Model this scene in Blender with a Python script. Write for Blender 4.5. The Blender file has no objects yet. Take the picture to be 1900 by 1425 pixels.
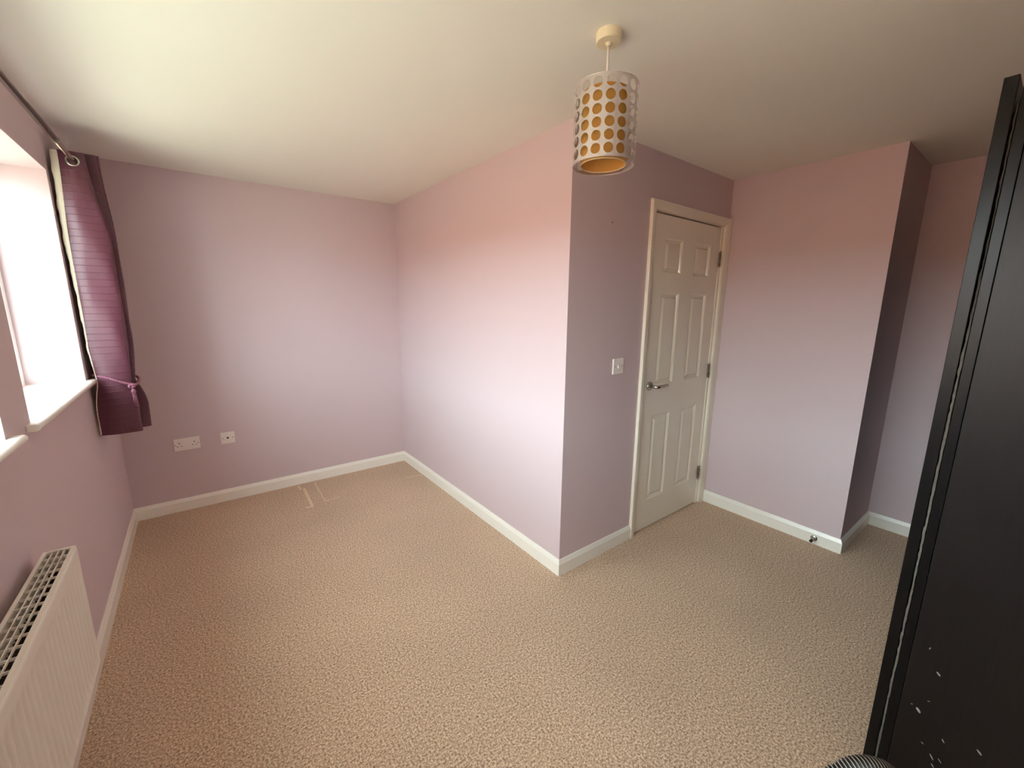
import bpy, bmesh, math, random
from mathutils import Vector, Matrix
random.seed(7)
SC = bpy.context.scene
COL = SC.collection
PI = math.pi

# ------------------------------------------------------------------ camera
F_PX, YAW, PITCH, ROLL = 764.119, 0.65184, 0.19009, 0.0092
CAM = Vector((0.4685, 0.1640, 1.4685))
fw = Vector((math.sin(YAW)*math.cos(PITCH), math.cos(YAW)*math.cos(PITCH), -math.sin(PITCH)))
rt = Vector((math.cos(YAW), -math.sin(YAW), 0.0))
up = rt.cross(fw)
r2 = math.cos(ROLL)*rt + math.sin(ROLL)*up
u2 = -math.sin(ROLL)*rt + math.cos(ROLL)*up
cd = bpy.data.cameras.new('camera')
cam = bpy.data.objects.new('camera', cd)
COL.objects.link(cam)
m = Matrix.Identity(4)
for i in range(3):
    m[i][0], m[i][1], m[i][2], m[i][3] = r2[i], u2[i], -fw[i], CAM[i]
cam.matrix_world = m
cd.sensor_fit = 'HORIZONTAL'
cd.sensor_width = 36.0
cd.lens = 36.0*F_PX/1900.0
cd.clip_start = 0.02
cd.clip_end = 200
SC.camera = cam

# ------------------------------------------------------------------ light
w = bpy.data.worlds.new('sky')
SC.world = w
w.use_nodes = True
bg = w.node_tree.nodes['Background']
# hazy bright sky: paler and brighter towards the horizon, as on a clear hazy day
wt = w.node_tree
tcw = wt.nodes.new('ShaderNodeTexCoord')
sxyz = wt.nodes.new('ShaderNodeSeparateXYZ')
wt.links.new(tcw.outputs['Generated'], sxyz.inputs[0])
mrw = wt.nodes.new('ShaderNodeMapRange')
mrw.interpolation_type = 'SMOOTHSTEP'
mrw.inputs['From Min'].default_value = 0.0
mrw.inputs['From Max'].default_value = 0.95
mrw.inputs['To Min'].default_value = 9.2
mrw.inputs['To Max'].default_value = 5.2
wt.links.new(sxyz.outputs['Z'], mrw.inputs['Value'])
wt.links.new(mrw.outputs[0], bg.inputs['Strength'])
bg.inputs['Color'].default_value = (0.845, 1.0, 1.06, 1)

vs = SC.view_settings
vs.view_transform = 'Standard'
vs.look = 'None'
vs.exposure = 1.0
vs.gamma = 1.0
vs.use_curve_mapping = False
SC.cycles.max_bounces = 9
SC.cycles.diffuse_bounces = 6
SC.cycles.glossy_bounces = 4
SC.cycles.transparent_max_bounces = 12
SC.cycles.caustics_reflective = False
SC.cycles.caustics_refractive = False

# ------------------------------------------------------------------ room sizes
H = 2.30
D, X1, Y1, X2, Y2, X3, YB = 3.7568, 1.9263, 1.6304, 3.4444, 0.762, 4.0393, -0.45
SK_H, SK_T = 0.0896, 0.015

# ------------------------------------------------------------------ materials
def srgb(r, g, b):
    def c(v):
        v /= 255.0
        return v/12.92 if v <= 0.04045 else ((v+0.055)/1.055)**2.4
    return (c(r), c(g), c(b), 1.0)

def mat(name, col, rough=0.5, metal=0.0, spec=0.5, bump=None, bump_str=0.1, coat=0.0, mottling=0.0, mscale=3.0):
    """procedural principled material; bump=(noise scale), mottling = slight tone variation"""
    mt = bpy.data.materials.new(name)
    mt.use_nodes = True
    nt = mt.node_tree
    p = nt.nodes['Principled BSDF']
    p.inputs['Roughness'].default_value = rough
    p.inputs['Metallic'].default_value = metal
    p.inputs['Specular IOR Level'].default_value = spec
    p.inputs['Coat Weight'].default_value = coat
    tc = nt.nodes.new('ShaderNodeTexCoord')
    n = nt.nodes.new('ShaderNodeTexNoise')
    n.inputs['Scale'].default_value = mscale
    n.inputs['Detail'].default_value = 4
    nt.links.new(tc.outputs['Object'], n.inputs['Vector'])
    mx = nt.nodes.new('ShaderNodeMix')
    mx.data_type = 'RGBA'
    mx.inputs[6].default_value = tuple(c*(1-mottling) for c in col[:3]) + (1,)
    mx.inputs[7].default_value = tuple(min(1, c*(1+mottling)) for c in col[:3]) + (1,)
    nt.links.new(n.outputs['Fac'], mx.inputs[0])
    nt.links.new(mx.outputs[2], p.inputs['Base Color'])
    if bump:
        b = nt.nodes.new('ShaderNodeTexNoise')
        b.inputs['Scale'].default_value = bump
        b.inputs['Detail'].default_value = 3
        nt.links.new(tc.outputs['Object'], b.inputs['Vector'])
        bp = nt.nodes.new('ShaderNodeBump')
        bp.inputs['Strength'].default_value = bump_str
        bp.inputs['Distance'].default_value = 0.002
        nt.links.new(b.outputs['Fac'], bp.inputs['Height'])
        nt.links.new(bp.outputs['Normal'], p.inputs['Normal'])
    return mt

M = {}
M['wall'] = mat('lilac_paint', srgb(212, 191, 194), 0.75, spec=0.2, bump=160, bump_str=0.06, mottling=0.012, mscale=2.0)
M['ceiling'] = mat('ceiling_paint', srgb(240, 236, 226), 0.9, spec=0.1, bump=200, bump_str=0.05, mottling=0.01)
M['gloss'] = mat('white_gloss_paint', srgb(246, 240, 230), 0.22, spec=0.5, bump=60, bump_str=0.03)
M['doorpaint'] = mat('white_door_paint', srgb(242, 232, 214), 0.16, spec=0.5, bump=90, bump_str=0.03)
M['plastic'] = mat('white_plastic', srgb(242, 232, 226), 0.35, spec=0.5)
M['cream_plastic'] = mat('cream_plastic', srgb(236, 222, 188), 0.4, spec=0.4)
M['radiator'] = mat('radiator_enamel', srgb(240, 232, 222), 0.35, spec=0.5)
M['rad_fin_shade'] = mat('radiator_fin_shade', srgb(84, 74, 68), 0.7)  # fins coloured dark to stand in for shade below the grille
M['chrome'] = mat('satin_chrome', srgb(190, 186, 178), 0.25, metal=1.0)
M['brass'] = mat('steel_hinge', srgb(150, 140, 125), 0.35, metal=1.0)
M['dark'] = mat('black_plastic', srgb(26, 22, 20), 0.5)
M['slot'] = mat('slot_and_shade_black', srgb(18, 14, 13), 0.8)
M['upvc'] = mat('window_upvc', srgb(240, 240, 238), 0.35)
M['polemetal'] = mat('brushed_pole', srgb(150, 132, 122), 0.22, metal=1.0)
M['lining'] = mat('curtain_lining', srgb(226, 218, 198), 0.8, bump=300, bump_str=0.05)
M['felt'] = mat('dusty_felt', srgb(92, 86, 77), 0.95, bump=220, bump_str=0.6, mottling=0.5, mscale=60)
M['chip'] = mat('bare_chip', srgb(150, 146, 142), 0.7)
M['rope'] = mat('tie_rope', srgb(150, 92, 112), 0.45, spec=0.5)
M['hosecrest'] = mat('hose_grey', srgb(172, 162, 150), 0.4)
M['hosevalley'] = mat('hose_black', srgb(16, 14, 13), 0.5)
M['nail'] = mat('nail_dark', srgb(60, 48, 44), 0.5)

def carpet_mat():
    mt = bpy.data.materials.new('beige_carpet')
    mt.use_nodes = True
    nt = mt.node_tree
    L = nt.links.new
    p = nt.nodes['Principled BSDF']
    p.inputs['Roughness'].default_value = 1.0
    p.inputs['Specular IOR Level'].default_value = 0.05
    p.inputs['Sheen Weight'].default_value = 0.15
    p.inputs['Sheen Roughness'].default_value = 0.6
    tc = nt.nodes.new('ShaderNodeTexCoord')
    def noise(scale, detail=2.0, rough=0.5):
        n = nt.nodes.new('ShaderNodeTexNoise')
        n.inputs['Scale'].default_value = scale
        n.inputs['Detail'].default_value = detail
        n.inputs['Roughness'].default_value = rough
        L(tc.outputs['Object'], n.inputs['Vector'])
        return n
    fine = noise(135, 4.0, 0.85)
    ramp = nt.nodes.new('ShaderNodeValToRGB')
    e = ramp.color_ramp.elements
    e[0].position, e[0].color = 0.37, srgb(112, 86, 66)
    e[1].position, e[1].color = 0.63, srgb(250, 226, 198)
    mid = ramp.color_ramp.elements.new(0.5)
    mid.color = srgb(200, 168, 140)
    L(fine.outputs['Fac'], ramp.inputs['Fac'])
    soft = noise(1.6, 3.0)
    mr = nt.nodes.new('ShaderNodeMapRange')
    mr.inputs[1].default_value = 0.3
    mr.inputs[2].default_value = 0.7
    mr.inputs[3].default_value = 0.92
    mr.inputs[4].default_value = 1.06
    L(soft.outputs['Fac'], mr.inputs[0])
    mx = nt.nodes.new('ShaderNodeMix')
    mx.data_type = 'RGBA'
    mx.blend_type = 'MULTIPLY'
    mx.inputs[0].default_value = 1.0
    L(ramp.outputs['Color'], mx.inputs[6])
    L(mr.outputs[0], mx.inputs[7])
    L(mx.outputs[2], p.inputs['Base Color'])
    b = nt.nodes.new('ShaderNodeBump')
    b.inputs['Strength'].default_value = 0.3
    b.inputs['Distance'].default_value = 0.003
    L(fine.outputs['Fac'], b.inputs['Height'])
    L(b.outputs['Normal'], p.inputs['Normal'])
    return mt
M['carpet'] = carpet_mat()
M['carpet_edge'] = mat('crushed_pile', srgb(226, 202, 172), 1.0, spec=0.05, bump=190, bump_str=0.8, mottling=0.25, mscale=190)

def curtain_mat():
    mt = bpy.data.materials.new('plum_satin')
    mt.use_nodes = True
    nt = mt.node_tree
    L = nt.links.new
    p = nt.nodes['Principled BSDF']
    p.inputs['Roughness'].default_value = 0.42
    p.inputs['Specular IOR Level'].default_value = 0.6
    p.inputs['Sheen Weight'].default_value = 0.12
    p.inputs['Sheen Roughness'].default_value = 0.35
    p.inputs['Sheen Tint'].default_value = srgb(214, 150, 186)
    tc = nt.nodes.new('ShaderNodeTexCoord')
    mp = nt.nodes.new('ShaderNodeMapping')
    mp.inputs['Scale'].default_value = (420, 420, 9)
    L(tc.outputs['Object'], mp.inputs['Vector'])
    n = nt.nodes.new('ShaderNodeTexNoise')
    n.inputs['Scale'].default_value = 1.0
    n.inputs['Detail'].default_value = 3
    L(mp.outputs['Vector'], n.inputs['Vector'])
    mx = nt.nodes.new('ShaderNodeMix')
    mx.data_type = 'RGBA'
    mx.inputs[6].default_value = srgb(76, 35, 48)
    mx.inputs[7].default_value = srgb(106, 53, 70)
    L(n.outputs['Fac'], mx.inputs[0])
    L(mx.outputs[2], p.inputs['Base Color'])
    b = nt.nodes.new('ShaderNodeBump')
    b.inputs['Strength'].default_value = 0.12
    b.inputs['Distance'].default_value = 0.002
    L(n.outputs['Fac'], b.inputs['Height'])
    L(b.outputs['Normal'], p.inputs['Normal'])
    return mt
M['curtain'] = curtain_mat()

def wood_mat():
    mt = bpy.data.materials.new('black_brown_wood')
    mt.use_nodes = True
    nt = mt.node_tree
    L = nt.links.new
    p = nt.nodes['Principled BSDF']
    p.inputs['Roughness'].default_value = 0.36
    p.inputs['Specular IOR Level'].default_value = 0.28
    tc = nt.nodes.new('ShaderNodeTexCoord')
    mp = nt.nodes.new('ShaderNodeMapping')
    mp.inputs['Scale'].default_value = (160, 160, 5)
    L(tc.outputs['Object'], mp.inputs['Vector'])
    n = nt.nodes.new('ShaderNodeTexNoise')
    n.inputs['Scale'].default_value = 1.0
    n.inputs['Detail'].default_value = 5
    L(mp.outputs['Vector'], n.inputs['Vector'])
    mx = nt.nodes.new('ShaderNodeMix')
    mx.data_type = 'RGBA'
    mx.inputs[6].default_value = srgb(13, 10, 10)
    mx.inputs[7].default_value = srgb(30, 24, 22)
    L(n.outputs['Fac'], mx.inputs[0])
    L(mx.outputs[2], p.inputs['Base Color'])
    b = nt.nodes.new('ShaderNodeBump')
    b.inputs['Strength'].default_value = 0.15
    b.inputs['Distance'].default_value = 0.001
    L(n.outputs['Fac'], b.inputs['Height'])
    L(b.outputs['Normal'], p.inputs['Normal'])
    return mt
M['wood'] = wood_mat()
M['woodedge'] = mat('black_foil_edge', srgb(10, 9, 9), 0.30, spec=0.25, mottling=0.1, mscale=30)

def shade_metal():
    mt = bpy.data.materials.new('silver_shade')
    mt.use_nodes = True
    nt = mt.node_tree
    L = nt.links.new
    p = nt.nodes['Principled BSDF']
    p.inputs['Metallic'].default_value = 0.9
    p.inputs['Roughness'].default_value = 0.28
    tc = nt.nodes.new('ShaderNodeTexCoord')
    mp = nt.nodes.new('ShaderNodeMapping')
    mp.inputs['Scale'].default_value = (90, 90, 1.5)
    L(tc.outputs['Object'], mp.inputs['Vector'])
    n = nt.nodes.new('ShaderNodeTexNoise')
    n.inputs['Scale'].default_value = 1.0
    L(mp.outputs['Vector'], n.inputs['Vector'])
    mx = nt.nodes.new('ShaderNodeMix')
    mx.data_type = 'RGBA'
    mx.inputs[6].default_value = srgb(206, 198, 196)
    mx.inputs[7].default_value = srgb(232, 222, 218)
    L(n.outputs['Fac'], mx.inputs[0])
    L(mx.outputs[2], p.inputs['Base Color'])
    return mt
M['silver'] = shade_metal()

def amber_mat():
    mt = bpy.data.materials.new('amber_fabric')
    mt.use_nodes = True
    nt = mt.node_tree
    L = nt.links.new
    out = nt.nodes['Material Output']
    nt.nodes.remove(nt.nodes['Principled BSDF'])
    tc = nt.nodes.new('ShaderNodeTexCoord')
    n = nt.nodes.new('ShaderNodeTexNoise')
    n.inputs['Scale'].default_value = 400
    L(tc.outputs['Object'], n.inputs['Vector'])
    mx = nt.nodes.new('ShaderNodeMix')
    mx.data_type = 'RGBA'
    mx.inputs[6].default_value = srgb(224, 172, 92)
    mx.inputs[7].default_value = srgb(240, 192, 112)
    L(n.outputs['Fac'], mx.inputs[0])
    d = nt.nodes.new('ShaderNodeBsdfDiffuse')
    t = nt.nodes.new('ShaderNodeBsdfTranslucent')
    L(mx.outputs[2], d.inputs['Color'])
    L(mx.outputs[2], t.inputs['Color'])
    ms = nt.nodes.new('ShaderNodeMixShader')
    ms.inputs[0].default_value = 0.3
    L(d.outputs[0], ms.inputs[1])
    L(t.outputs[0], ms.inputs[2])
    L(ms.outputs[0], out.inputs['Surface'])
    return mt
M['amber'] = amber_mat()

def glass_mat():
    mt = bpy.data.materials.new('window_glass')
    mt.use_nodes = True
    nt = mt.node_tree
    out = nt.nodes['Material Output']
    nt.nodes.remove(nt.nodes['Principled BSDF'])
    t = nt.nodes.new('ShaderNodeBsdfTransparent')
    t.inputs['Color'].default_value = (0.94, 0.96, 0.95, 1)
    g = nt.nodes.new('ShaderNodeBsdfGlossy')
    g.inputs['Roughness'].default_value = 0.02
    ms = nt.nodes.new('ShaderNodeMixShader')
    ms.inputs[0].default_value = 0.04
    nt.links.new(t.outputs[0], ms.inputs[1])
    nt.links.new(g.outputs[0], ms.inputs[2])
    nt.links.new(ms.outputs[0], out.inputs['Surface'])
    return mt
M['glass'] = glass_mat()

def brick_mat():
    mt = bpy.data.materials.new('red_brick')
    mt.use_nodes = True
    nt = mt.node_tree
    p = nt.nodes['Principled BSDF']
    p.inputs['Roughness'].default_value = 0.9
    tc = nt.nodes.new('ShaderNodeTexCoord')
    mp = nt.nodes.new('ShaderNodeMapping')
    mp.inputs['Rotation'].default_value = (PI/2, 0, PI/2)
    b = nt.nodes.new('ShaderNodeTexBrick')
    b.inputs['Scale'].default_value = 4.4
    b.inputs['Color1'].default_value = srgb(192, 136, 114)
    b.inputs['Color2'].default_value = srgb(206, 152, 128)
    b.inputs['Mortar'].default_value = srgb(200, 186, 168)
    nt.links.new(tc.outputs['Object'], mp.inputs['Vector'])
    nt.links.new(mp.outputs['Vector'], b.inputs['Vector'])
    nt.links.new(b.outputs['Color'], p.inputs['Base Color'])
    return mt
M['brick'] = brick_mat()
M['ground'] = mat('pale_paving', srgb(206, 198, 172), 0.95, mottling=0.1, mscale=0.6)

# ------------------------------------------------------------------ mesh helpers
def mesh_obj(name, verts, faces, material, parent=None, smooth=False, bevel=0.0, seg=2, loc=None):
    me = bpy.data.meshes.new(name)
    me.from_pydata([tuple(v) for v in verts], [], faces)
    me.update()
    bm = bmesh.new()
    bm.from_mesh(me)
    bmesh.ops.recalc_face_normals(bm, faces=bm.faces)
    bm.to_mesh(me)
    bm.free()
    mats = material if isinstance(material, (list, tuple)) else [material]
    for k in mats:
        me.materials.append(M[k])
    if smooth:
        me.polygons.foreach_set('use_smooth', [True]*len(me.polygons))
    o = bpy.data.objects.new(name, me)
    COL.objects.link(o)
    if parent:
        o.parent = parent
    if loc:
        o.location = loc
    if bevel > 0:
        b = o.modifiers.new('bevel', 'BEVEL')
        b.width = bevel
        b.segments = seg
        b.limit_method = 'ANGLE'
        b.angle_limit = math.radians(40)
        me.polygons.foreach_set('use_smooth', [True]*len(me.polygons))
        wn = o.modifiers.new('wn', 'WEIGHTED_NORMAL')
        wn.keep_sharp = True
    return o

def box_data(x0, x1, y0, y1, z0, z1):
    v = [(x0,y0,z0),(x1,y0,z0),(x1,y1,z0),(x0,y1,z0),(x0,y0,z1),(x1,y0,z1),(x1,y1,z1),(x0,y1,z1)]
    f = [(0,3,2,1),(4,5,6,7),(0,1,5,4),(1,2,6,5),(2,3,7,6),(3,0,4,7)]
    return v, f

def box(name, x0, x1, y0, y1, z0, z1, material, parent=None, bevel=0.0, seg=2):
    v, f = box_data(x0, x1, y0, y1, z0, z1)
    return mesh_obj(name, v, f, material, parent, bevel=bevel, seg=seg)

def boxes(name, lst, material, parent=None):
    V, Fc = [], []
    for b in lst:
        v, f = box_data(*b)
        o = len(V)
        V += v
        Fc += [tuple(i+o for i in q) for q in f]
    return mesh_obj(name, V, Fc, material, parent)

def frames(pts):
    """parallel transported frames along a polyline"""
    n = len(pts)
    T = []
    for i in range(n):
        a = pts[max(0, i-1)]
        b = pts[min(n-1, i+1)]
        T.append((b-a).normalized())
    ref = Vector((0, 0, 1)) if abs(T[0].z) < 0.9 else Vector((1, 0, 0))
    N = [(ref - T[0]*ref.dot(T[0])).normalized()]
    for i in range(1, n):
        v = N[-1] - T[i]*N[-1].dot(T[i])
        N.append(v.normalized())
    return T, N

def tube(name, pts, rad, material, parent=None, seg=14, caps=True, smooth=True, matidx=None):
    pts = [Vector(p) for p in pts]
    T, N = frames(pts)
    V, Fc = [], []
    for i, p in enumerate(pts):
        r = rad[i] if isinstance(rad, (list, tuple)) else rad
        B = T[i].cross(N[i])
        for k in range(seg):
            a = 2*PI*k/seg
            V.append(p + (N[i]*math.cos(a) + B*math.sin(a))*r)
    for i in range(len(pts)-1):
        for k in range(seg):
            k2 = (k+1) % seg
            Fc.append((i*seg+k, i*seg+k2, (i+1)*seg+k2, (i+1)*seg+k))
    nb = len(Fc)
    if caps:
        Fc.append(tuple(range(seg-1, -1, -1)))
        Fc.append(tuple((len(pts)-1)*seg+k for k in range(seg)))
    o = mesh_obj(name, V, Fc, material, parent, smooth=smooth)
    if caps:
        for q in list(o.data.polygons)[nb:]:
            q.use_smooth = False
    if matidx:
        for i in range(len(pts)-1):
            for k in range(seg):
                o.data.polygons[i*seg+k].material_index = matidx[i]
    return o

def lathe(name, prof, material, parent=None, seg=40, centre=(0,0,0), axis='Z', smooth=True, close=False):
    """prof: (radius, height) list turned about an axis through centre"""
    V, Fc = [], []
    c = Vector(centre)
    n = len(prof)
    for k in range(seg):
        a = 2*PI*k/seg
        for (r, h) in prof:
            u, v = r*math.cos(a), r*math.sin(a)
            if axis == 'Z': q = Vector((u, v, h))
            elif axis == 'Y': q = Vector((u, h, v))
            else: q = Vector((h, u, v))
            V.append(c+q)
    rng = range(n if close else n-1)
    for k in range(seg):
        k2 = (k+1) % seg
        for i in rng:
            j = (i+1) % n
            Fc.append((k*n+i, k2*n+i, k2*n+j, k*n+j))
    o = mesh_obj(name, V, Fc, material, parent, smooth=smooth)
    bm = bmesh.new()
    bm.from_mesh(o.data)
    bmesh.ops.remove_doubles(bm, verts=bm.verts, dist=1e-6)
    bmesh.ops.recalc_face_normals(bm, faces=bm.faces)
    bm.to_mesh(o.data)
    bm.free()
    if smooth:
        o.data.set_sharp_from_angle(angle=math.radians(35))
    return o

def empty(name, loc=(0,0,0)):
    o = bpy.data.objects.new(name, None)
    o.empty_display_size = 0.1
    COL.objects.link(o)
    o.location = loc
    return o

def tag(o, label=None, cat=None, group=None, kind=None):
    if label: o['label'] = label
    if cat: o['category'] = cat
    if group: o['group'] = group
    if kind: o['kind'] = kind
    return o

def under(root, objs):
    """parent meshes built in world coordinates to an empty that stands elsewhere"""
    for o in objs:
        o.parent = root
        o.matrix_parent_inverse = Matrix.Translation(root.location).inverted()

def wall_plate(name, axis, a0, a1, z0, z1, face, back, holes, label):
    """wall slab with rectangular holes. axis: 'x' -> slab runs along x (face at y=face)"""
    us = sorted(set([a0, a1] + [h[0] for h in holes] + [h[1] for h in holes]))
    zs = sorted(set([z0, z1] + [h[2] for h in holes] + [h[3] for h in holes]))
    def P(u, z, d):
        return (u, d, z) if axis == 'x' else (d, u, z)
    def inhole(u, z):
        return any(h[0] < u < h[1] and h[2] < z < h[3] for h in holes)
    V, Fc, idx = [], [], {}
    def vid(u, z, d):
        k = (round(u, 5), round(z, 5), d)
        if k not in idx:
            idx[k] = len(V)
            V.append(P(u, z, d))
        return idx[k]
    nu, nz = len(us)-1, len(zs)-1
    solid = lambda i, j: 0 <= i < nu and 0 <= j < nz and not inhole((us[i]+us[i+1])/2, (zs[j]+zs[j+1])/2)
    for i in range(nu):
        for j in range(nz):
            if not solid(i, j): continue
            for d in (face, back):
                Fc.append((vid(us[i],zs[j],d), vid(us[i+1],zs[j],d), vid(us[i+1],zs[j+1],d), vid(us[i],zs[j+1],d)))
            for (di, dj, e) in ((-1,0,0),(1,0,1),(0,-1,2),(0,1,3)):
                if not solid(i+di, j+dj):
                    if e == 0: q = ((us[i],zs[j]),(us[i],zs[j+1]))
                    elif e == 1: q = ((us[i+1],zs[j]),(us[i+1],zs[j+1]))
                    elif e == 2: q = ((us[i],zs[j]),(us[i+1],zs[j]))
                    else: q = ((us[i],zs[j+1]),(us[i+1],zs[j+1]))
                    Fc.append((vid(*q[0],face), vid(*q[1],face), vid(*q[1],back), vid(*q[0],back)))
    o = mesh_obj(name, V, Fc, 'wall')
    return tag(o, label, 'wall', kind='structure')

# ------------------------------------------------------------------ shell
WT = 0.30
W1 = (2.164, 3.068, 1.052, 2.054)     # y0 y1 z0 z1 of the window opening by the curtain
W2 = (-0.20, 1.935, 1.052, 2.054)
DL, DR, DT = 2.594, 3.347, 1.987      # door leaf
floor = box('floor', -WT, X3+0.12, YB-0.12, D+0.12, -0.12, 0.0, 'carpet')
tag(floor, 'beige twist-pile carpet covering the whole bedroom floor', 'floor', kind='structure')
ceil = box('ceiling', -WT, X3+0.12, YB-0.12, D+0.12, H, H+0.12, 'ceiling')
tag(ceil, 'plain cream-white painted bedroom ceiling', 'ceiling', kind='structure')
wall_plate('wall_left', 'y', YB, D, 0, H, 0.0, -WT, [W1, W2], 'lilac window wall with two deep bright openings above the radiator')
wall_plate('wall_far', 'x', -WT, X3+0.12, 0, H, D, D+0.12, [], 'lilac end wall carrying the two white socket plates')
wall_plate('wall_middle', 'y', Y1, D, 0, H, X1, X1+0.1, [], 'brightly lit lilac wall with a projecting corner beside the door')
wall_plate('wall_door', 'x', X1+0.1, X2, 0, H, Y1, Y1+0.1, [(DL-0.032, DR+0.032, -0.01, DT+0.036)], 'shaded lilac wall holding the white door and light switch')
wall_plate('wall_right', 'y', Y2, D, 0, H, X2, X2+0.1, [], 'lilac wall to the right of the door with the door stop')
wall_plate('wall_return', 'x', X2+0.1, X3, 0, H, Y2, Y2+0.1, [], 'narrow shaded lilac wall turning into the alcove')
wall_plate('wall_alcove', 'y', YB, D, 0, H, X3, X3+0.12, [], 'lilac alcove wall partly hidden by the black wardrobe')
wall_plate('wall_back', 'x', -WT, X3+0.12, 0, H, YB, YB-0.12, [], 'plain lilac wall behind the wardrobe')

# skirting boards, mitred at the corners
def skirting(name, p0, p1, nrm, m0, m1, label):
    p0, p1, n = Vector(p0+(0,)), Vector(p1+(0,)), Vector(nrm+(0,))
    d = (p1-p0).normalized()
    prof = [(0, 0), (SK_T, 0), (SK_T, 0.067), (SK_T-0.002, 0.071), (0.006, 0.0875), (0.004, SK_H), (0, SK_H)]
    V, Fc = [], []
    for (p, mm) in ((p0, m0), (p1, -m1)):
        for (t, z) in prof:
            V.append(p + n*t + d*(t*mm) + Vector((0, 0, z)))
    k = len(prof)
    for i in range(k):
        j = (i+1) % k
        Fc.append((i, j, k+j, k+i))
    Fc.append(tuple(range(k)))
    Fc.append(tuple(range(2*k-1, k-1, -1)))
    o = mesh_obj(name, V, Fc, 'gloss')
    tag(o, label, 'skirting', kind='structure')
    return o
ARL, ARR = 2.541, 3.4435   # outer edges of the architrave
skirting('baseboard_left', (0, YB), (0, D), (1, 0), 0, 1, 'white skirting board under the radiator along the window wall')
skirting('baseboard_far', (0, D), (X1, D), (0, -1), 1, 1, 'white skirting board along the end wall below the sockets')
skirting('baseboard_middle', (X1, D), (X1, Y1), (-1, 0), 1, -1, 'white skirting board along the bright projecting wall')
skirting('baseboard_door', (X1, Y1), (ARL, Y1), (0, -1), -1, 0, 'short white skirting board between projecting corner and door')
skirting('baseboard_right', (X2, Y1-0.02), (X2, Y2), (-1, 0), 0, -1, 'white skirting board carrying the chrome door stop')
skirting('baseboard_return', (X2, Y2), (X3, Y2), (0, -1), -1, 1, 'short shaded white skirting board turning into the alcove')
skirting('baseboard_alcove', (X3, Y2), (X3, YB), (-1, 0), 1, 0, 'white skirting board of the alcove beside the wardrobe')

# pile left flattened by furniture: low lighter ridges in the carpet by the end wall
def crease(pts, wd):
    V, Fc = [], []
    P = []
    for a, b in zip(pts, pts[1:]):
        a, b = Vector(a+(0,)), Vector(b+(0,))
        n = max(2, int((b-a).length/0.012))
        P += [a.lerp(b, k/n) for k in range(n)]
    P.append(Vector(pts[-1]+(0,)))
    for i, q in enumerate(P):
        t = (P[min(len(P)-1, i+1)]-P[max(0, i-1)]).normalized()
        nr = Vector((-t.y, t.x, 0))
        j = lambda: wd*(0.8+0.5*random.random())/2
        f = 0.35 if i in (0, len(P)-1) else 1.0
        V += [q-nr*j()*f+Vector((0, 0, -0.001)), q+Vector((0, 0, 0.0026*f)), q+nr*j()*f+Vector((0, 0, -0.001))]
    for i in range(len(P)-1):
        for k in range(2):
            Fc.append((i*3+k, i*3+k+1, i*3+3+k+1, i*3+3+k))
    o = mesh_obj('pile_crease', V, Fc, 'carpet_edge', smooth=True)
    o.parent = floor
k_ = 2.3/2.4
for pts, wd in (([(1.066, 3.80), (1.052, 3.42), (1.0, 3.425)], 0.026), ([(1.161, 3.87), (1.153, 3.448), (1.284, 3.467)], 0.012), ([(1.839, 3.508), (1.986, 3.475)], 0.010), ([(1.034, 3.88), (1.042, 3.78)], 0.02)):
    crease([(x*k_, y*k_) for (x, y) in pts], wd)

# ------------------------------------------------------------------ windows, sills, the street outside
def window(name, y0, y1, z0, z1, label):
    r = empty(name, (-0.2, (y0+y1)/2, z0))
    tag(r, label, 'window', kind='structure')
    xa, xb, fwid = -0.26, -0.20, 0.045
    ps = []
    ps.append(box('frame_jamb', xa, xb, y0, y0+fwid, z0, z1, 'upvc', bevel=0.004))
    ps.append(box('frame_jamb', xa, xb, y1-fwid, y1, z0, z1, 'upvc', bevel=0.004))
    ps.append(box('frame_rail', xa, xb, y0+fwid, y1-fwid, z0, z0+fwid, 'upvc', bevel=0.004))
    ps.append(box('frame_rail', xa, xb, y0+fwid, y1-fwid, z1-fwid, z1, 'upvc', bevel=0.004))
    lights = 2 if y1-y0 > 1.3 else 1
    wl = (y1-y0-2*fwid-(lights-1)*0.06)/lights
    for k in range(lights):
        a = y0+fwid+k*(wl+0.06)
        ps.append(box('pane', -0.238, -0.232, a, a+wl, z0+fwid, z1-fwid, 'glass'))
        if k: ps.append(box('mullion', xa, xb, a-0.06, a, z0+fwid, z1-fwid, 'upvc', bevel=0.004))
    under(r, ps)
    return r
SILL_Z = 1.076
window('window_1', W1[0], W1[1], SILL_Z, W1[3], 'bright window in the deep opening beside the purple curtain')
window('window_2', W2[0], W2[1], SILL_Z, W2[3], 'bright window nearest the camera above the radiator')

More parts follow.
